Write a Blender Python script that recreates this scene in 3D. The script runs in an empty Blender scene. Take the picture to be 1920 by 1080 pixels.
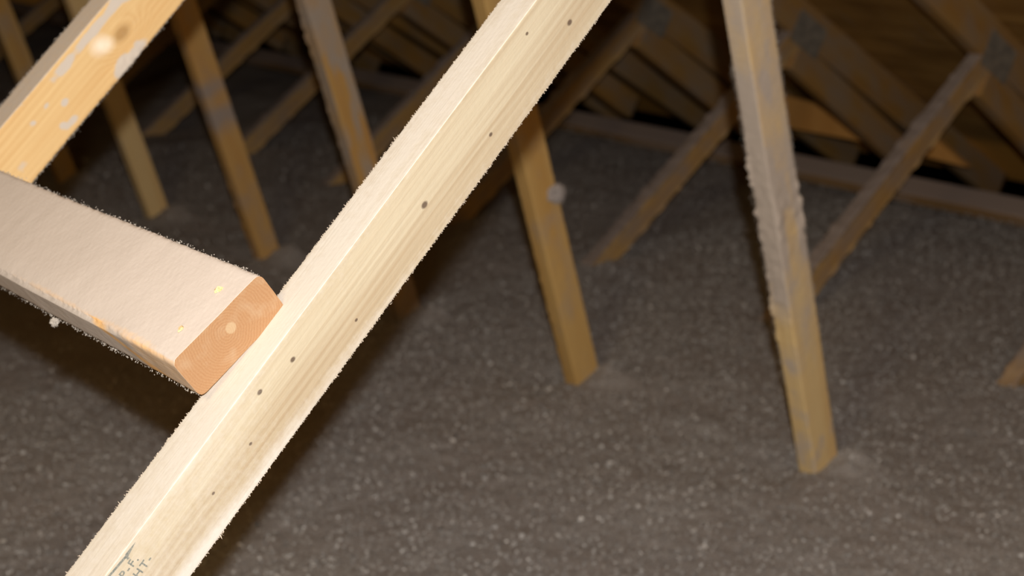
import bpy, math, random
import numpy as np
from mathutils import Matrix, Vector

# ------------------------------------------------------------------ camera, light, exposure
scene = bpy.context.scene
COL = scene.collection
CAM_R = Matrix(((0.6533, -0.2201, 0.7244), (0.7571, 0.1927, -0.6243), (-0.0022, 0.9562, 0.2926)))
CAM_C = Vector((1.4584, -1.9933, 1.0839))
cam_data = bpy.data.cameras.new('camera')
cam = bpy.data.objects.new('camera', cam_data)
COL.objects.link(cam)
m4 = CAM_R.to_4x4(); m4.translation = CAM_C
cam.matrix_world = m4
cam_data.sensor_width = 36.0
cam_data.lens = 2782.0 / 1920.0 * 36.0
cam_data.clip_start = 0.02
cam_data.dof.use_dof = True
cam_data.dof.focus_distance = 1.05
cam_data.dof.aperture_fstop = 7.5
scene.camera = cam

world = bpy.data.worlds.new('world'); scene.world = world
world.use_nodes = True
world.node_tree.nodes['Background'].inputs[0].default_value = (0, 0, 0, 1)

# the camera's own flash, just above the lens
fl = bpy.data.lights.new('camera_flash', 'AREA')
fl.shape = 'RECTANGLE'; fl.size = 0.026; fl.size_y = 0.014
fl.energy = 33.5; fl.color = (0.98, 0.965, 0.955)
flo = bpy.data.objects.new('camera_flash', fl); COL.objects.link(flo)
fm = CAM_R.to_4x4(); fm.translation = Vector((1.5266, -2.0201, 1.1896)); flo.matrix_world = fm
# a weak warm bulb further back under the ridge
bl = bpy.data.lights.new('attic_bulb', 'POINT')
bl.energy = 38.0; bl.shadow_soft_size = 0.25; bl.color = (1.0, 0.76, 0.40)
blo = bpy.data.objects.new('attic_bulb', bl); COL.objects.link(blo); blo.location = (1.1, -2.7, 1.75)

scene.view_settings.view_transform = 'Standard'
scene.view_settings.look = 'None'
scene.view_settings.gamma = 1.0
scene.view_settings.use_curve_mapping = False
scene.view_settings.exposure = 0.0

# ------------------------------------------------------------------ numpy noise
rng = np.random.default_rng(7)
_TAB = rng.random(65536)
def _h(ix, iy, iz):
    n = (ix * 73856093) ^ (iy * 19349663) ^ (iz * 83492791)
    return _TAB[np.abs(n) & 65535]
def vnoise(x, y, z):
    x = np.asarray(x, float); y = np.asarray(y, float) + 0 * x; z = np.asarray(z, float) + 0 * x
    fx, fy, fz = np.floor(x), np.floor(y), np.floor(z)
    ix, iy, iz = fx.astype(np.int64), fy.astype(np.int64), fz.astype(np.int64)
    tx, ty, tz = x - fx, y - fy, z - fz
    tx, ty, tz = [t * t * (3 - 2 * t) for t in (tx, ty, tz)]
    r = 0
    for a in (0, 1):
        for b in (0, 1):
            for c in (0, 1):
                r = r + (tx if a else 1 - tx) * (ty if b else 1 - ty) * (tz if c else 1 - tz) * _h(ix + a, iy + b, iz + c)
    return r
def fbm(x, y, z, o=3):
    r, a, t = 0, 1.0, 0
    for _ in range(o):
        r = r + a * vnoise(x, y, z); t += a; a *= 0.5
        x, y, z = x * 2.03 + 7.1, y * 2.03 + 3.3, z * 2.03 + 1.7
    return r / t
def sstep(a, b, x):
    t = np.clip((x - a) / (b - a), 0, 1); return t * t * (3 - 2 * t)

# ------------------------------------------------------------------ materials
class NT:
    def __init__(s, name):
        s.m = bpy.data.materials.new(name); s.m.use_nodes = True
        s.t = s.m.node_tree; s.b = s.t.nodes['Principled BSDF']
    def n(s, typ, **kw):
        nd = s.t.nodes.new(typ)
        for k, v in kw.items():
            if k.startswith('i_'):
                nd.inputs[int(k[2:])].default_value = v
            else: setattr(nd, k, v)
        return nd
    def l(s, a, b): s.t.links.new(a, b)
    def math(s, op, a, b=None, clamp=False):
        nd = s.t.nodes.new('ShaderNodeMath'); nd.operation = op; nd.use_clamp = clamp
        for i, v in enumerate((a, b)):
            if v is None: continue
            if isinstance(v, (int, float)): nd.inputs[i].default_value = v
            else: s.l(v, nd.inputs[i])
        return nd.outputs[0]
    def mapr(s, v, a, b, c=0.0, d=1.0):
        nd = s.t.nodes.new('ShaderNodeMapRange'); s.l(v, nd.inputs[0])
        for i, x in enumerate((a, b, c, d)): nd.inputs[i + 1].default_value = x
        return nd.outputs[0]
    def mix(s, f, a, b, blend='MIX'):
        nd = s.t.nodes.new('ShaderNodeMix'); nd.data_type = 'RGBA'; nd.blend_type = blend
        for sock, v in ((nd.inputs[0], f), (nd.inputs[6], a), (nd.inputs[7], b)):
            if isinstance(v, (int, float)): sock.default_value = v
            elif isinstance(v, tuple): sock.default_value = (*v, 1)
            else: s.l(v, sock)
        return nd.outputs[2]
    def noise(s, vec, scale, detail=3, rough=0.5):
        nd = s.t.nodes.new('ShaderNodeTexNoise'); s.l(vec, nd.inputs['Vector'])
        nd.inputs['Scale'].default_value = scale; nd.inputs['Detail'].default_value = detail
        nd.inputs['Roughness'].default_value = rough
        return nd.outputs['Fac']
    def vmul(s, vec, k, off=(0, 0, 0)):
        nd = s.t.nodes.new('ShaderNodeVectorMath'); nd.operation = 'MULTIPLY_ADD'
        s.l(vec, nd.inputs[0]); nd.inputs[1].default_value = k; nd.inputs[2].default_value = off
        return nd.outputs[0]
    def bump(s, h, strength, dist):
        nd = s.t.nodes.new('ShaderNodeBump'); nd.inputs['Strength'].default_value = strength
        nd.inputs['Distance'].default_value = dist; s.l(h, nd.inputs['Height'])
        s.l(nd.outputs[0], s.b.inputs['Normal'])

def srgb(r, g, b):
    return tuple(((c / 255) / 12.92 if c / 255 <= 0.04045 else ((c / 255 + 0.055) / 1.055) ** 2.4) for c in (r, g, b))

def wood(name, light, dark, dust, seed=0, lines=0.5, pins=(), ringknot=None, orange=None, spots=()):
    """planed softwood with long grain along local Z; grey dust where the 'dust' attribute is set"""
    T = NT(name); tc = T.n('ShaderNodeTexCoord').outputs['Object']
    off = (seed * 1.37, seed * 2.11, seed * 0.77)
    sep = T.n('ShaderNodeSeparateXYZ'); T.l(tc, sep.inputs[0])
    warp = T.noise(T.vmul(tc, (3, 3, 2.2), off), 1.0, 2)
    yy = T.math('ADD', sep.outputs[1], T.math('MULTIPLY', sep.outputs[0], 0.6))
    ywarp = T.math('ADD', yy, T.math('MULTIPLY', warp, 0.035))
    if ringknot:
        ky, kz, kr = ringknot
        dv = T.n('ShaderNodeVectorMath', operation='DISTANCE'); T.l(T.vmul(tc, (0, 1, 0.62)), dv.inputs[0])
        dv.inputs[1].default_value = (0, ky, kz * 0.62)
        kd = dv.outputs[1]; kmask = T.mapr(kd, kr * 3.2, kr * 1.2)
        mx = T.n('ShaderNodeMix'); T.l(kmask, mx.inputs[0]); T.l(ywarp, mx.inputs[2]); T.l(kd, mx.inputs[3])
        ywarp = mx.outputs[0]
    sn = T.math('SINE', T.math('MULTIPLY', ywarp, 900.0))
    rings = T.mapr(sn, -1, 1)
    rn = T.noise(T.vmul(tc, (30, 30, 1.2), off), 1.0, 3)
    band = T.math('MULTIPLY', rings, T.mapr(rn, 0.38, 0.66))
    fine = T.noise(T.vmul(tc, (420, 420, 9), off), 1.0, 3)
    broad = T.noise(T.vmul(tc, (22, 22, 2.5), off), 1.0, 3)
    g = T.math('ADD', T.math('MULTIPLY', band, lines), T.math('MULTIPLY', T.mapr(fine, 0.35, 0.75), 0.30), True)
    col = T.mix(g, light, dark)
    col = T.mix(T.mapr(broad, 0.42, 0.75, 0, 0.45), col, orange or dark)
    if ringknot:
        col = T.mix(T.mapr(kd, kr, kr * 0.45, 0, 0.75), col, tuple(c * 0.7 for c in dark))
    mask = None
    for (py, pz, pr) in pins:
        dv = T.n('ShaderNodeVectorMath', operation='DISTANCE'); T.l(T.vmul(tc, (0, 1, 0.75)), dv.inputs[0])
        dv.inputs[1].default_value = (0, py, pz * 0.75)
        k = T.mapr(dv.outputs[1], pr, pr * 0.55)
        mask = k if mask is None else T.math('MAXIMUM', mask, k)
    if mask is not None:
        mask = T.math('MULTIPLY', mask, T.math('GREATER_THAN', sep.outputs[0], 0.016))
        col = T.mix(T.math('MULTIPLY', mask, 0.9), col, srgb(84, 68, 56))
    for (py, pz, pr, c) in spots:
        dv = T.n('ShaderNodeVectorMath', operation='DISTANCE'); T.l(T.vmul(tc, (0, 1, 0.8)), dv.inputs[0])
        dv.inputs[1].default_value = (0, py, pz * 0.8)
        k = T.mapr(dv.outputs[1], pr * 1.3, pr * 0.1, 0, 0.6)
        col = T.mix(k, col, c)
    att = T.n('ShaderNodeAttribute', attribute_name='dust')
    dn = T.noise(tc, 160.0, 4, 0.65)
    dn2 = T.noise(T.vmul(tc, (14, 14, 5), off), 1.0, 3)
    df = T.math('ADD', att.outputs['Fac'], T.math('MULTIPLY', T.math('SUBTRACT', dn, 0.5), 0.55))
    df = T.math('ADD', df, T.math('MULTIPLY', T.math('SUBTRACT', dn2, 0.5), 0.5))
    df = T.mapr(df, 0.18, 0.9)
    col = T.mix(df, col, dust)
    T.l(col, T.b.inputs['Base Color'])
    T.b.inputs['Roughness'].default_value = 0.95
    T.b.inputs['Specular IOR Level'].default_value = 0.08
    T.bump(T.math('ADD', T.math('MULTIPLY', fine, 0.5), T.math('MULTIPLY', dn, 0.6)), 0.25, 0.0015)
    return T.m

def endgrain(name, light, dark, cx, cy, spot=None):
    T = NT(name); tc = T.n('ShaderNodeTexCoord').outputs['Object']
    w = T.noise(T.vmul(tc, (30, 30, 0)), 1.0, 3)
    dv = T.n('ShaderNodeVectorMath', operation='DISTANCE'); T.l(T.vmul(tc, (1, 1, 0)), dv.inputs[0])
    dv.inputs[1].default_value = (cx, cy, 0)
    d = T.math('ADD', dv.outputs[1], T.math('MULTIPLY', w, 0.012))
    rings = T.mapr(T.math('SINE', T.math('MULTIPLY', d, 2900.0)), -1, 1)
    fine = T.noise(T.vmul(tc, (700, 700, 0)), 1.0, 3)
    g = T.math('ADD', T.math('MULTIPLY', rings, 0.22), T.math('MULTIPLY', fine, 0.6))
    col = T.mix(g, light, dark)
    pale = T.noise(T.vmul(tc, (60, 60, 0), (3, 1, 0)), 1.0, 3)
    col = T.mix(T.mapr(pale, 0.5, 0.75, 0, 0.5), col, srgb(168, 142, 112))
    if spot:
        dv = T.n('ShaderNodeVectorMath', operation='DISTANCE'); T.l(T.vmul(tc, (1, 1, 0)), dv.inputs[0])
        dv.inputs[1].default_value = (spot[0], spot[1], 0)
        col = T.mix(T.mapr(dv.outputs[1], 0.0048, 0.0036, 0, 0.75), col, srgb(172, 146, 112))
    T.l(col, T.b.inputs['Base Color']); T.b.inputs['Roughness'].default_value = 0.8
    T.bump(g, 0.25, 0.001)
    return T.m

def plain(name, col, rough=0.9, nscale=0, c2=None, bump=0):
    T = NT(name); tc = T.n('ShaderNodeTexCoord').outputs['Object']
    if nscale:
        f = T.noise(tc, nscale, 4, 0.6)
        T.l(T.mix(T.mapr(f, 0.35, 0.65), col, c2 or col), T.b.inputs['Base Color'])
        if bump: T.bump(f, 0.6, bump)
    else: T.b.inputs['Base Color'].default_value = (*col, 1)
    T.b.inputs['Roughness'].default_value = rough
    T.b.inputs['Specular IOR Level'].default_value = 0.15
    return T.m

DUST = srgb(205, 196, 190)
M_N = wood('pale_spruce', srgb(180, 167, 142), srgb(148, 124, 94), srgb(194, 186, 174), 1, 0.48,
           pins=[(0.0009, 1.2175, .0030), (0.0115, 1.2947, .0018), (0.0088, 1.4064, .0026), (-0.0174, 1.3707, .0015), (-0.0114, 1.0667, .0022),
                 (-0.0175, 1.0342, .0022), (0.0131, 1.1191, .0014), (0.0028, 1.0026, .0014), (0.0023, 0.9602, .0013)])
M_N2 = wood('honey_spruce', srgb(222, 190, 138), srgb(196, 152, 96), srgb(200, 188, 174), 5, 0.42,
            ringknot=(0.0017, 1.3103, 0.009), orange=srgb(208, 160, 100), spots=[(-0.008, 1.284, 0.010, srgb(252, 244, 230)), (-0.002, 1.290, 0.008, srgb(248, 236, 214))])
M_B = wood('dusty_brace_wood', srgb(232, 190, 135), srgb(212, 158, 98), srgb(196, 184, 173), 9, 0.5)
M_BE = endgrain('brace_end_grain', srgb(162, 125, 88), srgb(140, 96, 58), 0.004, 0.0, spot=(0.004, -0.0034))
M_P = [wood('web_post_wood_a', srgb(224, 196, 142), srgb(198, 156, 98), srgb(190, 176, 162), 11, 0.35, orange=srgb(212, 162, 92)),
       wood('web_post_wood_b', srgb(206, 170, 108), srgb(172, 128, 68), srgb(165, 152, 140), 14, 0.4, orange=srgb(184, 134, 66)),
       wood('web_post_wood_c', srgb(196, 158, 98), srgb(164, 116, 58), srgb(168, 155, 142), 17, 0.4, orange=srgb(186, 126, 56)),
       wood('web_post_wood_d', srgb(200, 160, 100), srgb(166, 120, 62), srgb(160, 146, 136), 21, 0.4, orange=srgb(180, 124, 60))]
M_D = wood('diagonal_strut_wood', srgb(196, 160, 104), srgb(158, 118, 66), srgb(154, 140, 130), 25, 0.4, orange=srgb(168, 120, 60))
M_C = wood('rafter_wood', srgb(172, 134, 78), srgb(136, 98, 48), srgb(150, 134, 116), 31, 0.4, orange=srgb(164, 112, 46))
M_E = wood('eave_board_wood', srgb(164, 130, 88), srgb(132, 98, 60), srgb(176, 158, 146), 35, 0.4)
M_CUT = plain('sawn_end', srgb(196, 150, 92), 0.85, 300, srgb(170, 122, 66))
M_FLUFF = plain('grey_dust_fluff', srgb(186, 176, 170), 1.0, 400, srgb(150, 142, 138), 0.002)
M_FIB = plain('pale_wood_fibre', srgb(190, 176, 158), 1.0, 500, srgb(165, 150, 134))
M_FIBG = plain('grey_fibre', srgb(180, 171, 160), 1.0, 500, srgb(146, 138, 128))
M_INK = plain('faded_grey_ink', srgb(92, 98, 94), 0.9, 900, srgb(140, 136, 124))

# ------------------------------------------------------------------ mesh helpers
def mesh_obj(name, V, F, mats, parent=None, matidx=None, smooth=False, attrs=None):
    me = bpy.data.meshes.new(name)
    V = np.asarray(V, np.float32)
    if isinstance(F, np.ndarray):
        n, k = F.shape
        me.vertices.add(len(V)); me.vertices.foreach_set('co', V.ravel())
        me.loops.add(n * k); me.loops.foreach_set('vertex_index', F.astype(np.int32).ravel())
        me.polygons.add(n); me.polygons.foreach_set('loop_start', np.arange(0, n * k, k, dtype=np.int32))
        me.polygons.foreach_set('loop_total', np.full(n, k, np.int32))
        me.update(calc_edges=True)
    else:
        me.from_pydata([tuple(v) for v in V.tolist()], [], F); me.update()
    for m in mats: me.materials.append(m)
    if matidx is not None: me.polygons.foreach_set('material_index', np.asarray(matidx, np.int32))
    me.polygons.foreach_set('use_smooth', np.full(len(me.polygons), smooth))
    for k, v in (attrs or {}).items():
        a = me.attributes.new(k, 'FLOAT', 'POINT'); a.data.foreach_set('value', np.asarray(v, np.float32))
    me.validate()
    o = bpy.data.objects.new(name, me); COL.objects.link(o)
    if parent: o.parent = parent
    return o
def tag(o, label=None, cat=None, group=None, kind=None):
    if label: o['label'] = label
    if cat: o['category'] = cat
    if group: o['group'] = group
    if kind: o['kind'] = kind
    return o

def profile(t, w, r, div):
    """rounded rectangle, x = thickness, y = width. div = points on the (short, long) sides"""
    pts = []
    hx, hy = t / 2, w / 2
    def side(p0, p1, n, nrm):
        for i in range(n + 1):
            a = i / n; pts.append((p0[0] + (p1[0] - p0[0]) * a, p0[1] + (p1[1] - p0[1]) * a, *nrm))
    def corner(cx, cy, a0):
        for i in (1, 2, 3):
            a = math.radians(a0 + 22.5 * i); pts.append((cx + r * math.cos(a), cy + r * math.sin(a), math.cos(a), math.sin(a)))
    side((hx, -hy + r), (hx, hy - r), div[1], (1, 0)); corner(hx - r, hy - r, 0)
    side((hx - r, hy), (-hx + r, hy), div[0], (0, 1)); corner(-hx + r, hy - r, 90)
    side((-hx, hy - r), (-hx, -hy + r), div[1], (-1, 0)); corner(-hx + r, -hy + r, 180)
    side((-hx + r, -hy), (hx - r, -hy), div[0], (0, -1)); corner(hx - r, -hy + r, 270)
    return np.array(pts)

def board_mesh(name, t, w, zs, mats, dustf, r=0.0028, div=(3, 6), rough=0.0002, lump=None, seed=0, endmat=1, skew=0, bow=0, wavy=.0018):
    P = profile(t, w, r, div); K = len(P); zs = np.asarray(zs); n = len(zs)
    X = np.repeat(P[None, :, 0], n, 0); Y = np.repeat(P[None, :, 1], n, 0); NX = np.repeat(P[None, :, 2], n, 0); NY = np.repeat(P[None, :, 3], n, 0)
    Z = np.repeat(zs[:, None], K, 1)
    d = (fbm(X * 500 + seed, Y * 500, Z * 420, 2) - 0.5) * 2 * rough + (fbm(X * 8 + seed, Y * 8, Z * 6 + seed, 2) - 0.5) * wavy
    if lump is not None: d = d + lump(X, Y, Z, NX, NY)
    dust = np.clip(dustf(X, Y, Z, NX, NY), 0, 1.5)
    if bow: X = X + bow * np.sin((Z - zs[0]) / (zs[-1] - zs[0]) * np.pi)
    Xd, Yd = X + NX * d, Y + NY * d
    Zd = Z.copy()
    if skew:
        Zd[-1] += -skew * Y[-1]; Zd[0] += 0
    V = np.stack([Xd, Yd, Zd], -1).reshape(-1, 3)
    i = np.arange(n - 1)[:, None] * K; j = np.arange(K)[None, :]; j2 = (j + 1) % K
    F = np.stack([i + j, i + j2, i + K + j2, i + K + j], -1).reshape(-1, 4)
    # caps as triangle fans degenerate-free: centre vertices
    c0, c1 = len(V), len(V) + 1
    V = np.vstack([V, [[0, 0, V[:K, 2].mean()]], [[0, 0, V[(n - 1) * K:n * K, 2].mean()]]])
    jj = np.arange(K); jn = (jj + 1) % K
    # caps use quads pairs (K is even): centre, a, b, c
    ev = np.arange(0, K, 2)
    cap0 = np.stack([np.full(len(ev), c0), (ev + 2) % K, (ev + 1) % K, ev], -1)
    b = (n - 1) * K
    cap1 = np.stack([np.full(len(ev), c1), b + ev, b + (ev + 1) % K, b + (ev + 2) % K], -1)
    FF = np.vstack([F, cap0, cap1])
    mi = np.concatenate([np.zeros(len(F)), np.full(2 * len(ev), endmat)]).astype(int)
    o = mesh_obj(name, V, FF, mats, matidx=mi, attrs={'dust': np.concatenate([dust.ravel(), [0, 0]])})
    sm = np.concatenate([np.ones(len(F), bool), np.zeros(2 * len(ev), bool)])
    o.data.polygons.foreach_set('use_smooth', sm)
    return o

def fringe(name, lines, count, lmin, lmax, mat, parent, label, seed=1, wid=0.00038):
    """tiny fibres standing off the sawn arrises; lines = [(x, y, z0, z1, nx, ny, spread)] in board space"""
    R = np.random.default_rng(seed); V = []; F = []
    for (x, y, z0, z1, nx, ny, spread) in lines:
        k = int(count * (z1 - z0))
        z = R.uniform(z0, z1, k)
        dens = fbm(z * 60 + seed, z * 0 + y * 50, z * 0, 2)
        L = R.uniform(lmin, lmax, k) * (0.35 + 1.3 * dens) * (1 + 1.2 * (R.random(k) > 0.97))
        px = x + R.normal(0, spread, k); py = y + R.normal(0, spread, k)
        d = np.stack([nx + R.normal(0, .5, k), ny + R.normal(0, .5, k), R.normal(0, .7, k)], -1)
        d /= np.linalg.norm(d, axis=1)[:, None]
        s = R.normal(size=(k, 3)); s -= (s * d).sum(1)[:, None] * d; s /= np.linalg.norm(s, axis=1)[:, None]
        q = np.cross(d, s)
        p = np.stack([px, py, z], -1) - d * 0.0006
        w_ = wid * R.uniform(.6, 1.6, k)[:, None]
        b = len(V) * 4 if False else sum(len(a) for a in V)
        mid = p + d * (L * .6)[:, None] + s * (L * R.normal(0, .18, k))[:, None]
        tip = p + d * L[:, None] + q * (L * R.normal(0, .3, k))[:, None]
        a0, a1, a2 = p + s * w_, p - s * w_ * .5 + q * w_, p - s * w_ * .5 - q * w_
        V.append(np.stack([a0, a1, a2, mid + s * w_ * .5, mid - s * w_ * .5, tip], 1).reshape(-1, 3))
        i = b + np.arange(k)[:, None] * 6
        F.append(np.concatenate([i + np.array([[0, 1, 3]]), i + np.array([[1, 4, 3]]), i + np.array([[1, 2, 4]]), i + np.array([[2, 0, 4]]), i + np.array([[0, 3, 4]]), i + np.array([[3, 4, 5]])]))
    o = mesh_obj(name, np.vstack(V), np.vstack(F), [mat], parent=parent)
    o['kind'] = 'stuff'; o['label'] = label
    return o

def place(o, x, y0, z0, b):
    """board frame: local Z runs up the board, tilted b from vertical towards +y; local X = world x"""
    o.matrix_world = Matrix.Translation((x, y0, z0)) @ Matrix.Rotation(-b, 4, 'X')

S = 0.6096; T15 = 0.0381; W25 = 0.0635; W35 = 0.0889
def seg(*a):
    """z samples: (z0, z1, step) runs joined"""
    out = []
    for z0, z1, st in a: out.append(np.arange(z0, z1, st))
    out.append([a[-1][1]]); return np.concatenate(out)

# ------------------------------------------------------------------ the setting
def floor_h(x, y):
    h = (fbm(x * 1.6 + 4, y * 1.6, 0 * x, 3) - 0.5) * 0.04 + (fbm(x * 7, y * 7 + 9, 0 * x, 2) - 0.5) * 0.014
    h = h + (fbm(x * 42, y * 42, 0 * x + 3, 1) - 0.5) * 0.0045 + (fbm(x * 42 * .8 - y * 30, y * 42 * .8 + x * 30, 0 * x + 5, 1) - 0.5) * 0.003
    for k in range(-1, 10):       # small hummocks where the loose fill was blown round each post
        px, py = -k * S - T15 / 2, 0.0
        r2 = ((x - px - 0.045) / 0.055) ** 2 + ((y - py - 0.035) / 0.05) ** 2
        h = h + (0.022 + .022 * fbm(x * 60, y * 60, 0 * x + 2, 2)) * np.exp(-r2)
        r2 = ((x - px + 0.05) / 0.06) ** 2 + ((y - py + 0.06) / 0.06) ** 2
        h = h - 0.012 * np.exp(-r2)
    return h
def axis(runs):
    out = []
    for a, b, st in runs: out.append(np.arange(a, b, st))
    out.append([runs[-1][1]]); return np.concatenate(out)
gx = axis([(-9, -4.5, .06), (-4.5, -2.0, .02), (-2.0, 1.4, .0075), (1.4, 3, .05)])
gy = axis([(-6.5, -1.6, .08), (-1.6, 1.4, .0075), (1.4, 2.9, .02)])
GX, GY = np.meshgrid(gx, gy, indexing='ij')
GZ = floor_h(GX, GY) - 0.03 * sstep(1.80, 1.86, GY) - 0.35 * sstep(1.93, 2.15, GY)
nx_, ny_ = GX.shape
ii = np.arange(nx_ - 1)[:, None] * ny_ + np.arange(ny_ - 1)[None, :]
FQ = np.stack([ii, ii + ny_, ii + ny_ + 1, ii + 1], -1).reshape(-1, 4)
T = NT('blown_cellulose'); tc = T.n('ShaderNodeTexCoord').outputs['Object']
f1 = T.noise(tc, 260, 3, .7); f2 = T.noise(tc, 6, 3); f3 = T.noise(T.vmul(tc, (1, 1, 1), (5, 5, 5)), 420, 2, .6)
c = T.mix(T.mapr(f1, .3, .7), srgb(140, 136, 132), srgb(194, 187, 182))
c = T.mix(T.mapr(f2, .35, .7, 0, .35), c, srgb(146, 130, 118))
c = T.mix(T.mapr(f3, .66, .72, 0, .8), c, srgb(225, 220, 214))
T.l(c, T.b.inputs['Base Color']); T.b.inputs['Roughness'].default_value = 1.0; T.b.inputs['Specular IOR Level'].default_value = 0.05
T.bump(f1, 0.9, 0.006)
M_FLOOR = T.m
o = mesh_obj('floor', np.stack([GX, GY, GZ], -1).reshape(-1, 3), FQ, [M_FLOOR], smooth=True)
tag(o, 'grey blown cellulose insulation covering the attic floor', None, None, 'structure')

# loose flakes on top of it
R = np.random.default_rng(3); NFL = 230000
fx = np.concatenate([R.uniform(-1.3, 1.3, NFL // 2), R.uniform(-3.4, 1.3, NFL // 2)]); fy = R.uniform(-1.45, 1.85, NFL)
fz = floor_h(fx, fy)
sz = R.uniform(.0010, .0026, NFL) * (1 + .9 * (R.random(NFL) > .96))
a1 = R.normal(size=(NFL, 3)); a1[:, 2] *= .55; a1 /= np.linalg.norm(a1, axis=1)[:, None]
a2 = R.normal(size=(NFL, 3)); a2[:, 2] *= .55; a2 -= (a1 * a2).sum(1)[:, None] * a1; a2 /= np.linalg.norm(a2, axis=1)[:, None]
a3 = np.cross(a1, a2)
ctr = np.stack([fx, fy, fz + R.uniform(-.001, .003, NFL)], -1)
hx = (a1 * sz[:, None]); hy = a2 * (sz * R.uniform(.4, 1, NFL))[:, None]; hz = a3 * (sz * .35)[:, None]
V = np.stack([ctr - hx - hy, ctr + hx - hy + hz, ctr + hx + hy, ctr - hx + hy + hz], 1).reshape(-1, 3)
F = np.arange(NFL * 4).reshape(-1, 4)
tone = np.repeat(np.clip(R.normal(.34, .20, NFL), 0, 1) + .5 * (R.random(NFL) > .975), 4)
T = NT('cellulose_flake'); at = T.n('ShaderNodeAttribute', attribute_name='tone')
c = T.mix(T.mapr(at.outputs['Fac'], 0, 1), srgb(122, 118, 114), srgb(238, 234, 228))
T.l(c, T.b.inputs['Base Color']); T.b.inputs['Roughness'].default_value = 1.0; T.b.inputs['Specular IOR Level'].default_value = .05
o = mesh_obj('cellulose_flakes', V, F, [T.m], attrs={'tone': tone})
tag(o, 'loose grey and white paper flakes lying over the attic insulation', 'insulation', None, 'stuff')

# roof deck, ridge behind the camera, and gable walls
RS = math.atan(0.585)
def roof_z(y): return 0.704 - 0.585 * (y - 1.09)          # lower edge of the rafters
CH = 0.114
deck_off = CH / math.cos(RS)
T = NT('roof_plywood'); tc = T.n('ShaderNodeTexCoord').outputs['Object']
f1 = T.noise(T.vmul(tc, (2.5, 30, 30)), 1, 4); f2 = T.noise(T.vmul(tc, (60, 5, 5)), 1, 4, .6); f3 = T.noise(tc, 7, 4)
sp = T.n('ShaderNodeSeparateXYZ'); T.l(tc, sp.inputs[0])
clean = T.mapr(T.math('ADD', sp.outputs[1], T.math('MULTIPLY', f3, .25)), 2.36, 2.46)
c = T.mix(T.mapr(f1, .35, .7), srgb(178, 138, 76), srgb(140, 102, 50))
c = T.mix(T.mapr(f3, .45, .7, 0, .5), c, srgb(116, 84, 42))
c = T.mix(T.mapr(f2, .58, .75, 0, .45), c, srgb(160, 142, 126))
c = T.mix(clean, c, srgb(240, 176, 84))
T.l(c, T.b.inputs['Base Color']); T.b.inputs['Roughness'].default_value = .85; T.b.inputs['Specular IOR Level'].default_value = .15
T.bump(f1, .3, .003)
M_DECK = T.m
def slab(name, pts, th, mat):
    a, b, c, d = [Vector(p) for p in pts]
    n = (b - a).cross(d - a).normalized() * th
    V = [a, b, c, d, a + n, b + n, c + n, d + n]
    F = [(3, 2, 1, 0), (4, 5, 6, 7), (0, 1, 5, 4), (1, 2, 6, 5), (2, 3, 7, 6), (3, 0, 4, 7)]
    return mesh_obj(name, [tuple(v) for v in V], F, [mat])
RY = -3.4
rz = roof_z(RY) + deck_off
o = slab('ceiling', [(-9, 2.62, roof_z(2.62) + deck_off), (3, 2.62, roof_z(2.62) + deck_off), (3, RY, rz), (-9, RY, rz)], 0.012, M_DECK)
tag(o, 'brown plywood roof deck sloping down to the eave', None, None, 'structure')
o = slab('ceiling_back', [(-9, RY, rz), (3, RY, rz), (3, -8.9, rz - 5.5 * .585), (-9, -8.9, rz - 5.5 * .585)], 0.012, M_DECK)
tag(o, kind='structure')
for nm, x in (('wall_left', -9.0), ('wall_right', 3.0)):
    o = mesh_obj(nm, [(x, 3.2, -.5), (x, RY, -.5), (x, -9, -.5), (x, -9, rz - 5.6 * .585), (x, RY, rz + .02), (x, 3.2, roof_z(3.2) + deck_off)], [(0, 1, 2, 3, 4, 5)], [M_DECK])
    sol = o.modifiers.new('thickness', 'SOLIDIFY'); sol.thickness = .02
    tag(o, kind='structure')

# ------------------------------------------------------------------ the near strut, in focus
YN, BN = -2.2446, 0.8285
WN = 0.0580
def dust_N(X, Y, Z, NX, NY):
    d = 0.02 + .34 * sstep(1.10, .95, Z)
    d = np.where(NY < -.5, 0.80 + .3 * (fbm(Y * 0 + X * 90, Z * 9, Z * 0, 2) - .5), d)
    d = d + np.where(NX > .5, 0.62 * sstep(.015, .029, Y + .012 * (fbm(Z * 14, Y * 60, Z * 0, 3) - .5)) * (0.45 + .55 * sstep(1.25, 0.95, Z)), 0)
    d = d + np.where(NX > .5, 0.12 * sstep(-.021, -.029, Y), 0)
    return d
def lump_N(X, Y, Z, NX, NY):
    edge = sstep(.45, .75, np.minimum(abs(NX), abs(NY)) * 2 ** .5)
    return edge * (fbm(Z * 260, X * 300, Y * 300, 3) - .45) * .0012 * sstep(0, .5, -NX * NY + .25)
zsN = seg((-.46, .70, .02), (.70, 1.62, .0012), (1.62, 2.36, .02))
nstrut = board_mesh('wooden_strut', T15, WN, zsN, [M_N, M_CUT], dust_N, r=.0007, div=(18, 30), rough=.00009, wavy=.0003, lump=lump_N, seed=2)
place(nstrut, S - T15 / 2, YN, 0, BN)
tag(nstrut, 'clean pale wooden strut in sharp focus crossing the picture under the sawn brace end', 'wooden strut')
hx, hy = T15 / 2, WN / 2
fringe('frayed_fibres', [(-hx, -hy, .8, 1.6, -.7, -.7, .0003), (hx, hy, .8, 1.6, .7, .7, .0003), (-hx * .3, hy, .8, 1.6, .1, 1, .004)], 1300, .0004, .0013, M_FIB, nstrut, 'fine pale fibres along the sawn edges')
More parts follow.
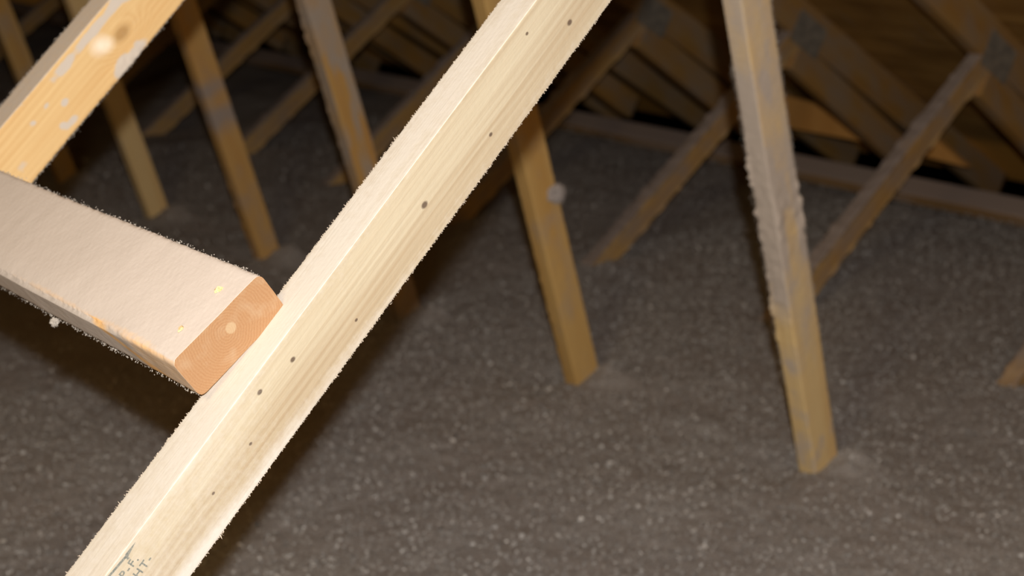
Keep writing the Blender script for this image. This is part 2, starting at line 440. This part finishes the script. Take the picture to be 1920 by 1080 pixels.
# grade stamp printed on the wide face: arrow, then lettering that runs up the board
def text_mesh(body, size):
    cu = bpy.data.curves.new('t', 'FONT'); cu.body = body; cu.size = size; cu.extrude = 0.00008; cu.space_character = 1.25; cu.offset = 0.00012
    ob = bpy.data.objects.new('t', cu); COL.objects.link(ob)
    dg = bpy.context.evaluated_depsgraph_get(); me = bpy.data.meshes.new_from_object(ob.evaluated_get(dg))
    bpy.data.objects.remove(ob); return me
def stamp(name, body, y, z, size):
    me = text_mesh(body, size); me.materials.append(M_INK)
    ob = bpy.data.objects.new(name, me); COL.objects.link(ob); ob.parent = nstrut
    # text x axis -> board +Z, text y axis -> board -Y, normal -> +X
    ob.matrix_local = Matrix.Translation((hx + .0003, y, z)) @ Matrix(((0, 0, 1), (0, -1, 0), (1, 0, 0))).to_4x4()
    ob['label'] = 'faded grey stamped lettering'
    return ob
stamp('stamped_lettering', 'P-F.', -0.0152, 0.8800, .0086)
stamp('stamped_lettering', 'HT-', -0.0062, 0.8852, .0086)
x = hx + .0004; e = .00012
V = []; F = []
def prism(poly):
    b = len(V); n = len(poly)
    for dx in (0, e):
        V.extend([(x + dx, y, z) for y, z in poly])
    F.append(tuple(range(b + n, b + 2 * n)))
    for i in range(n): F.append((b + i, b + (i + 1) % n, b + n + (i + 1) % n, b + n + i))
prism([(-.0262, .9040), (-.0238, .8935), (-.0222, .8935), (-.0228, .8915), (-.0268, .8935)][::-1])
prism([(-.0262, .8930), (-.0245, .8925), (-.0275, .860), (-.0290, .860)][::-1])
o = mesh_obj('stamped_arrow', V, F, [M_INK], parent=nstrut); o['label'] = 'faded grey arrow printed beside the lettering'

# ------------------------------------------------------------------ the second strut, upper left
def dust_N2(X, Y, Z, NX, NY):
    d = 0.05 + .0 * X
    d = np.where(NY < -.5, .85, d)
    face = NX > .5
    q = fbm(Z * 70, Y * 95, Z * 0 + 4, 3)
    patch = np.zeros_like(X)
    for (y, z, ry, rz_, a) in ((.0265, 1.296, .009, .026, 1.7), (.017, 1.196, .004, .006, 1.3), (-.009, 1.176, .004, .006, 1.2), (.0225, 1.205, .0045, .012, 1.4), (-.021, 1.235, .006, .03, 1.0), (-.024, 1.30, .006, .05, 1.0),
                          (.018, 1.135, .014, .014, .7), (-.010, 1.198, .003, .007, 1.2), (.003, 1.215, .004, .006, .9), (-.022, 1.36, .012, .03, .9)):
        patch = patch + a * np.exp(-((Y - y) / ry) ** 2 - ((Z - z) / rz_) ** 2)
    d = d + np.where(face, 3.2 * np.clip(patch * (.1 + 1.7 * q) - .42, 0, .45), 0)
    d = d + np.where(face, .5 * sstep(.62, .75, q) * sstep(-.01, -.03, Y), 0)
    return d
def lump_N2(X, Y, Z, NX, NY):
    edge = sstep(.45, .75, np.minimum(abs(NX), abs(NY)) * 2 ** .5)
    d = edge * (fbm(Z * 240, X * 300, Y * 300 + 5, 3) - .42) * .0022
    p = np.exp(-((Y - .0275) / .010) ** 2 - ((Z - 1.292) / .03) ** 2) * (NX + NY > .5)
    return d + p * .0022 * fbm(Z * 200, Y * 300, X * 300, 3)
zs2 = seg((-.46, 1.02, .02), (1.02, 1.5, .0014), (1.5, 2.36, .02))
n2 = board_mesh('wooden_strut', T15, W25, zs2, [M_N2, M_CUT], dust_N2, r=.0016, div=(16, 34), rough=.0001, lump=lump_N2, seed=6)
place(n2, -T15 / 2, YN, 0, BN)
tag(n2, 'honey coloured wooden strut with a round knot and grey dust patches at upper left', 'wooden strut')
h2 = W25 / 2
fringe('frayed_fibres', [(-hx, -h2, 1.05, 1.45, -.7, -.7, .0004), (hx, h2, 1.05, 1.45, .7, .7, .0004), (0, h2, 1.05, 1.45, 0, 1, .004)], 1300, .0006, .0022, M_FIBG, n2, 'grey dusty fibres along the edges')

# ------------------------------------------------------------------ the flat brace lying across both struts
TB, WB = .0370, .0880
mB = Vector((0, -0.56252, 0.82679)); gB = Vector((0, 0.82679, 0.56252))
cB = Vector((0.585, -1.48885, 0.73170)) + mB * (TB / 2 + .0025)
def dust_B(X, Y, Z, NX, NY):
    d = np.where(NX > .3, 1.15, .25) + 0 * X
    d = np.where(NY > .5, 1.1, d)                                  # lower front edge
    ar = sstep(.0065, .0, abs(Y - (WB / 2 - .004))) * (NX > .2) * sstep(.0, -.05, Z) * sstep(-.5, -.2, Z)
    d = d - .5 * ar * (0.3 + .8 * (fbm(Z * 30, Y * 60, Z * 0, 2)))
    wn = np.exp(-((Z + .085 + (X) * 2.2) / .012) ** 2) * (NY > .3)
    d = d - .9 * wn
    front_end = (NY > .5) * sstep(-.09, -.05, Z)
    d = d - .45 * front_end
    return d
def lump_B(X, Y, Z, NX, NY):
    edge = sstep(.45, .75, np.minimum(abs(NX), abs(NY)) * 2 ** .5)
    d = edge * (fbm(Z * 240, X * 300 + 9, Y * 300, 3) - .42) * .0022
    wane = -(.0030) * np.exp(-((Y - WB / 2) / .012) ** 2) * (NX > .3) * sstep(-.06, -.14, Z)
    return d + wane + (fbm(Z * 40, Y * 40, X * 40, 2) - .5) * .0008
zsB = seg((-1.9, -.52, .02), (-.52, 0, .0014))
br = board_mesh('cross_brace', TB, WB, zsB, [M_B, M_BE], dust_B, r=.0050, div=(12, 60), rough=.00012, lump=lump_B, seed=12)
br.matrix_world = Matrix.Translation(cB) @ Matrix(((0, 0, 1), (mB.y, -gB.y, 0), (mB.z, -gB.z, 0))).to_4x4()
tag(br, 'thick dust coated board with an orange sawn end, lying flat across the struts at left', 'wooden brace')
tx_, ty_ = TB / 2, WB / 2
fringe('dust_fringe', [(tx_ - .001, -ty_ + .001, -.6, 0, .5, -.8, .0009), (-tx_, -ty_, -.6, 0, -.3, -.9, .001), (-tx_ + .001, ty_, -.6, 0, -.7, .7, .0006)], 900, .0004, .0012, M_FIBG, br, 'grey dust fibres along the edges')

def clump(name, loc, rad, n, mat, seed, flat=1.0, fibre=True):
    """a tuft of insulation: a noisy lump bristling with short fibres"""
    R = np.random.default_rng(seed)
    import bmesh
    bm = bmesh.new(); bmesh.ops.create_icosphere(bm, subdivisions=4, radius=1.0)
    V = np.array([v.co[:] for v in bm.verts]); F = np.array([[v.index for v in f.verts] for f in bm.faces]); bm.free()
    d = .55 + .9 * fbm(V[:, 0] * 2.2 + seed, V[:, 1] * 2.2, V[:, 2] * 2.2, 4)
    V = V * d[:, None] * rad; V[:, 0] *= flat
    Vs = [V]; Fs = [F]; base = len(V)
    if fibre:
        k = n; idx = R.integers(0, len(V), k); p = V[idx] * .9
        dr = V[idx] / np.linalg.norm(V[idx], axis=1)[:, None] + R.normal(0, .6, (k, 3)); dr /= np.linalg.norm(dr, axis=1)[:, None]
        s = np.cross(dr, R.normal(size=(k, 3))); s /= np.linalg.norm(s, axis=1)[:, None]; q = np.cross(dr, s)
        L = rad * R.uniform(.25, .75, k)[:, None]; w_ = .0003
        W = np.stack([p + s * w_, p - s * w_ * .5 + q * w_, p - s * w_ * .5 - q * w_, p + dr * L], 1).reshape(-1, 3)
        i = base + np.arange(k)[:, None] * 4
        Vs.append(W); Fs += [i + np.array([[0, 1, 3]]), i + np.array([[1, 2, 3]]), i + np.array([[2, 0, 3]])]
    o = mesh_obj(name, np.vstack(Vs), np.vstack(Fs), [mat])
    o.location = loc; return o
def on_brace(xw, g, h): return cB + Vector((xw - cB.x, 0, 0)) + gB * g + mB * (TB / 2 + h)
o = clump('insulation_tuft', on_brace(.345, -.046, -TB - .004), .0034, 90, M_FIBG, 4)
tag(o, 'small pale tuft of fluff hanging from the lower edge of the dusty brace', 'insulation tuft')
M_CHIP = plain('fresh_wood_chip', srgb(214, 190, 150), .8, 600, srgb(190, 152, 100))
def chip(xw, g, sc, seed, label):
    R = np.random.default_rng(seed)
    V = [(1.6, .1, 0), (.4, .9, .3), (-1.3, .5, .1), (-1.0, -.7, .2), (.6, -.8, 0)]
    V = [(a * sc * R.uniform(.8, 1.2), b * sc, c * sc) for a, b, c in V]
    V2 = [(a * .8, b * .75, c + sc * (.5 + .3 * R.random())) for a, b, c in V]
    n = 5; F = [tuple(range(n))[::-1], tuple(range(n, 2 * n))] + [(i, (i + 1) % n, n + (i + 1) % n, n + i) for i in range(n)]
    o = mesh_obj('wood_chip', V + V2, F, [M_CHIP])
    o.matrix_world = Matrix.Translation(on_brace(xw, g, .0002)) @ Matrix(((1, 0, 0), (0, gB.y, mB.y), (0, gB.z, mB.z))).to_4x4() @ Matrix.Rotation(seed, 4, 'Z')
    tag(o, label, 'wood chip', None)
chip(.5624, .0193, .0026, 1, 'pale wood chip on the brace top nearer its upper edge')
chip(.5636, -.0192, .0022, 2, 'pale wood chip on the brace top nearer its lower front corner')

# ------------------------------------------------------------------ rows of truss members behind
AP = 0.293; YD, BD = 0.6268, 0.961
P_LAB = {0: 'tall wooden post at right, its left edge caked with grey fluff, standing in the insulation',
         1: 'tan wooden post with a grey blob on its edge, just right of the pale strut',
         2: 'dust greyed wooden post running down behind the left side of the pale strut',
         3: 'tan wooden post between the dusty brace and the dust greyed post',
         4: 'slim tan wooden post with its foot just above the dusty brace',
         5: 'dim wooden post at the upper left corner, behind the honey coloured strut',
         6: 'dim wooden post in the far left dark behind the honey coloured strut'}
for k in range(0, 6):
    hi = k < 2
    st = .003 if k == 0 else .005 if k < 4 else .01
    zs = seg((-.33, 1.10, st), (1.10, 1.69, .02))
    base = {0: .30, 1: .10, 2: .62, 3: .22, 4: .10, 5: .3}.get(k, .2)
    def dustP(X, Y, Z, NX, NY, k=k, base=base):
        q = fbm(Z * 16 + k * 9, Y * 30, X * 30, 4)
        d = base + (q - .5) * 1.1 + 0 * X
        if k == 0:
            d = d - .22 * sstep(.34, .2, Z) + .75 * sstep(.30, .48, Z) * sstep(1.0, .6, Z) * (NX < .5) + .25 * sstep(.15, .5, Z) + .3 * (sstep(.62, .75, q)) + .9 * sstep(.012, .022, abs(Y)) * sstep(.40, .47, Z) * sstep(.72, .5, Z)
        if k == 2: d = d - .9 * sstep(.56, .66, fbm(Z * 5, Y * 45, Z * 0 + 8, 2)) * (NX > .5)
        if k == 3: d = d + .7 * np.exp(-((Z - .42) / .035) ** 2) + .5 * np.exp(-((Z - .5) / .02) ** 2)
        return d
    def lumpP(X, Y, Z, NX, NY, k=k):
        q = fbm(Z * 75 + k * 3, X * 90, Y * 90, 4)
        left = sstep(.1, .8, -NX) + .22 * sstep(.5, 1, -NY)
        right = sstep(.3, .9, NX * .6 + NY * .8)
        d = (fbm(Z * 200, X * 180, Y * 180, 3) - .5) * .0014
        if k == 0:
            env = sstep(.22, .42, Z) * sstep(.72, .60, Z)
            env2 = sstep(.44, .48, Z) * sstep(.60, .53, Z)
            d = d + left * env * np.clip(q - .40, 0, 1) * .028 + right * env2 * np.clip(q - .45, 0, 1) * .022
        if k == 2: d = d + left * np.clip(q - .45, 0, 1) * .020 * sstep(.95, .7, Z)
        if k == 3: d = d + left * np.clip(q - .5, 0, 1) * .015
        if k == 1: d = d + left * np.clip(q - .55, 0, 1) * .01
        return d
    o = board_mesh('wooden_post', T15, W25, zs, [M_P[k % 4], M_CUT], dustP, r=.0022, div=(6, 10), rough=.0003, lump=lumpP, seed=30 + k)
    place(o, -k * S - T15 / 2, 0, 0, -AP)
    tag(o, P_LAB.get(k, 'faint wooden post lost in the dark at the far left of the attic'), 'wooden post', 'upright web posts in a row')
    if k == 0:
        fringe('grey_fluff_fringe', [(-hx, -h2, .2, .8, -.7, -.7, .002), (hx, h2, .35, .9, .7, .7, .001)], 1500, .001, .004, M_FIBG, o, 'grey fluff bristling off the edges')

o = clump('insulation_tuft', (-0.6096 + .004, -0.1005, 0.4185), .019, 160, M_FLUFF, 11, .6)
tag(o, 'grey tuft of insulation stuck to the right edge of the tan post', 'insulation tuft')

D_LAB = {0: 'orange tinted strut foot just entering at the right edge of the picture',
         1: 'dusty diagonal strut rising right of the fluffy post to the rightmost steel plate',
         2: 'brown diagonal strut with grey dusty top edge, between tan post and fluffy post',
         3: 'shadowed diagonal strut passing behind the top of the tan post',
         4: 'diagonal strut beside the upper left edge of the pale strut',
         5: 'diagonal strut running left and right behind the dust greyed post',
         6: 'diagonal strut reaching the top edge left of the dust greyed post',
         7: 'dim diagonal strut in the dark between the honey strut and the second post',
         8: 'diagonal strut almost wholly hidden behind the honey coloured strut',
         9: 'faint diagonal strut in the dark at the top left corner'}
gray = srgb(128, 116, 104)
T = NT('dusty_galvanised_plate'); tc = T.n('ShaderNodeTexCoord').outputs['Object']
f1 = T.noise(tc, 40, 4); vo = T.n('ShaderNodeTexBrick'); T.l(T.vmul(tc, (0, 1, 1)), vo.inputs['Vector'])
c = T.mix(T.mapr(f1, .4, .65), srgb(124, 120, 112), srgb(150, 143, 130))
T.l(c, T.b.inputs['Base Color']); T.b.inputs['Roughness'].default_value = .6; T.b.inputs['Metallic'].default_value = .15
M_PLATE = T.m
def plate_mesh():
    """toothed connector plate with punched slots, local Y across, Z along the rafter"""
    V = []; F = []
    w, l, t = .093, .141, .0014
    cols, rows = 5, 14
    ys = [-w / 2]; zs_ = [-l / 2]
    for i in range(cols):
        c = -w / 2 + w * (i + .5) / cols; ys += [c - .0022, c + .0022]
    ys.append(w / 2)
    for i in range(rows):
        c = -l / 2 + l * (i + .5) / rows; zs_ += [c - .003, c + .003]
    zs_.append(l / 2)
    g = {}
    for s in (0, 1):
        for i, y in enumerate(ys):
            for j, z in enumerate(zs_):
                g[s, i, j] = len(V); V.append((t * s, y, z))
    hole = lambda i, j: 0 <= i < len(ys) - 1 and 0 <= j < len(zs_) - 1 and i % 2 == 1 and j % 2 == 1
    solid = lambda i, j: 0 <= i < len(ys) - 1 and 0 <= j < len(zs_) - 1 and not hole(i, j)
    for i in range(len(ys) - 1):
        for j in range(len(zs_) - 1):
            if hole(i, j): continue
            F.append((g[1, i, j], g[1, i + 1, j], g[1, i + 1, j + 1], g[1, i, j + 1]))
            for di, dj, a, b in ((-1, 0, (i, j), (i, j + 1)), (1, 0, (i + 1, j), (i + 1, j + 1)), (0, -1, (i, j), (i + 1, j)), (0, 1, (i, j + 1), (i + 1, j + 1))):
                if not solid(i + di, j + dj):
                    F.append((g[0, *a], g[0, *b], g[1, *b], g[1, *a]))
    return V, F
PV, PF = plate_mesh()
R_LAB = {0: 'dusty rafter at the top right corner of the picture',
         1: 'dusty rafter behind the rightmost steel plate, running down to the eave',
         2: 'brown rafter carrying the steel plate just right of the fluffy post',
         3: 'brown rafter carrying the steel plate left of the fluffy post',
         4: 'dim rafter whose lower end shows left of the brown dusty topped diagonal strut',
         5: 'dim rafter showing between the top of the greyed post and the pale strut'}
lenD = .927
for k in range(0, 11):
    st = .006 if k < 3 else .012
    def dustD(X, Y, Z, NX, NY, k=k):
        q = fbm(Z * 14 + k * 5, Y * 26, X * 26, 4)
        return np.where(NY < -.3, .9, .12) + (q - .5) * 1.3 + (.15 if k > 0 else -.5)
    def lumpD(X, Y, Z, NX, NY, k=k):
        q = fbm(Z * 40 + k, X * 40, Y * 40, 3)
        return (abs(NY) > .3) * np.clip(q - .45, 0, 1) * .015
    if k < 10: o = board_mesh('diagonal_strut', T15, W25, seg((-.55, lenD - .01, st)), [M_D, M_CUT], dustD, r=.0022, div=(3, 5), rough=.0004, lump=lumpD, seed=60 + k)
    if k < 10: place(o, -k * S - T15 / 2, YD, 0, BD)
    if k < 10: tag(o, D_LAB.get(k, 'faint diagonal strut lost in the dark at the far top left of the attic'), 'wooden strut', 'slanting struts rising to the rafters')
    if k == 0: continue
    # rafter: local Z runs up the slope
    def dustC(X, Y, Z, NX, NY, k=k):
        q = fbm(Z * 9 + k * 5, Y * 26, X * 26, 4)
        return .35 + (q - .5) * 1.5
    zc0, zc1 = -1.30, (2.3 if k < 4 else 1.6)
    ydir = math.pi / 2 - RS      # tilt of +Z from vertical, leaning to -y
    rf = board_mesh('rafter', T15, CH, seg((zc0, zc1, .02)), [M_C, M_CUT], dustC, r=.0022, div=(3, 6), rough=.0004, seed=90 + k)
    yc = 1.40; n_up = Vector((0, math.sin(RS), math.cos(RS)))
    ctr_ = Vector((0, yc, roof_z(yc))) + n_up * (CH / 2)
    place(rf, -k * S - T15 / 2, ctr_.y, ctr_.z, -ydir)
    tag(rf, R_LAB.get(k, 'dim rafter among those receding into the dark at upper left'), 'rafter', 'rafters carrying the roof deck')
    if k in (1, 2, 3, 5):
        pl = mesh_obj('connector_plate', PV, PF, [M_PLATE], parent=rf)
        # local: rafter +Z up-slope, +Y = towards lower/outer; plate centre at (1.435, .534)
        dz = Vector((0, -math.cos(RS), math.sin(RS))); dy = Vector((0, math.cos(-ydir), -math.sin(-ydir)))
        dy = (rf.matrix_world.to_3x3() @ Vector((0, 1, 0)))
        rel = Vector((0, 1.435, .534)) - Vector((0, ctr_.y, ctr_.z))
        pl.location = (T15 / 2 + .0004, rel.dot(dy), rel.dot(dz)); pl['label'] = 'dull grey steel truss plate'
    if k > 9: continue
    # short timber doubling the rafter's underside towards the heel
    def dustS(X, Y, Z, NX, NY, k=k):
        q = fbm(Z * 9 + k * 7, Y * 26, X * 26, 4); return .35 + (q - .5) * 1.5
    sa = math.atan(.645)
    sl = board_mesh('rafter_heel_block', T15, W35, seg((-.70, .015, .015)), [M_C, M_CUT], dustS, r=.0022, div=(3, 6), rough=.0004, seed=120 + k)
    c2 = Vector((0, 1.372, .437)) + Vector((0, math.sin(sa), math.cos(sa))) * (W35 / 2)
    place(sl, -k * S - T15 / 2, c2.y, c2.z, -(math.pi / 2 - sa))
    tag(sl, {1: 'short timber under the rightmost plated rafter, running to the eave', 2: 'short timber under the rafter just right of the fluffy post',
             3: 'short timber under the rafter left of the fluffy post'}.get(k, 'dim short timber under a rafter near the far eave'), 'timber block', 'timbers doubling the rafters at the eave')

# two wedge shaped offcuts of fresh wood standing against the rafters beyond the eave board
M_BLK = wood('fresh_offcut_wood', srgb(222, 164, 92), srgb(196, 134, 66), srgb(170, 140, 112), 41, 0.3)
for poly, lab in (([(-1.216, .108), (-1.02, .097), (-1.122, .155), (-1.216, .205)], 'orange sliver of fresh wood seen low right of the dusty diagonal strut'),
                  ([(-1.826, .120), (-1.408, .118), (-1.515, .176), (-1.629, .218), (-1.826, .235)], 'orange sliver of fresh wood seen low between fluffy post and dusty diagonal strut')):
    n = len(poly)
    V = [(x, 2.0, z) for x, z in poly] + [(x, 2.025, z) for x, z in poly]
    F = [tuple(range(n)), tuple(range(2 * n - 1, n - 1, -1))] + [((i + 1) % n, i, n + i, n + (i + 1) % n) for i in range(n)]
    o = mesh_obj('wood_offcut', V, F, [M_BLK])
    bv = o.modifiers.new('eased', 'BEVEL'); bv.width = .0015; bv.segments = 2
    tag(o, lab, 'wood offcut')

# eave board lying along the trusses
def dustE(X, Y, Z, NX, NY):
    q = fbm(Z * 5, Y * 26, X * 26, 4); return np.where(NX > .4, 1.1, .35) + (q - .5) * 1.2
o = board_mesh('eave_board', .040, W35, seg((-8.8, -3, .05), (-3, 1.0, .012), (1.0, 2.5, .05)), [M_E, M_CUT], dustE, r=.003, div=(3, 6), rough=.0006, seed=150)
# local X up, local Y towards -y (front), local Z along +x  (x cross y = z)
o.matrix_world = Matrix.Translation((0, 1.885, .022)) @ Matrix.Rotation(math.radians(24), 4, 'X') @ Matrix(((0, 0, 1), (0, -1, 0), (1, 0, 0))).to_4x4()
tag(o, 'long dusty board lying along the eave where the insulation meets the roof', 'wooden board')
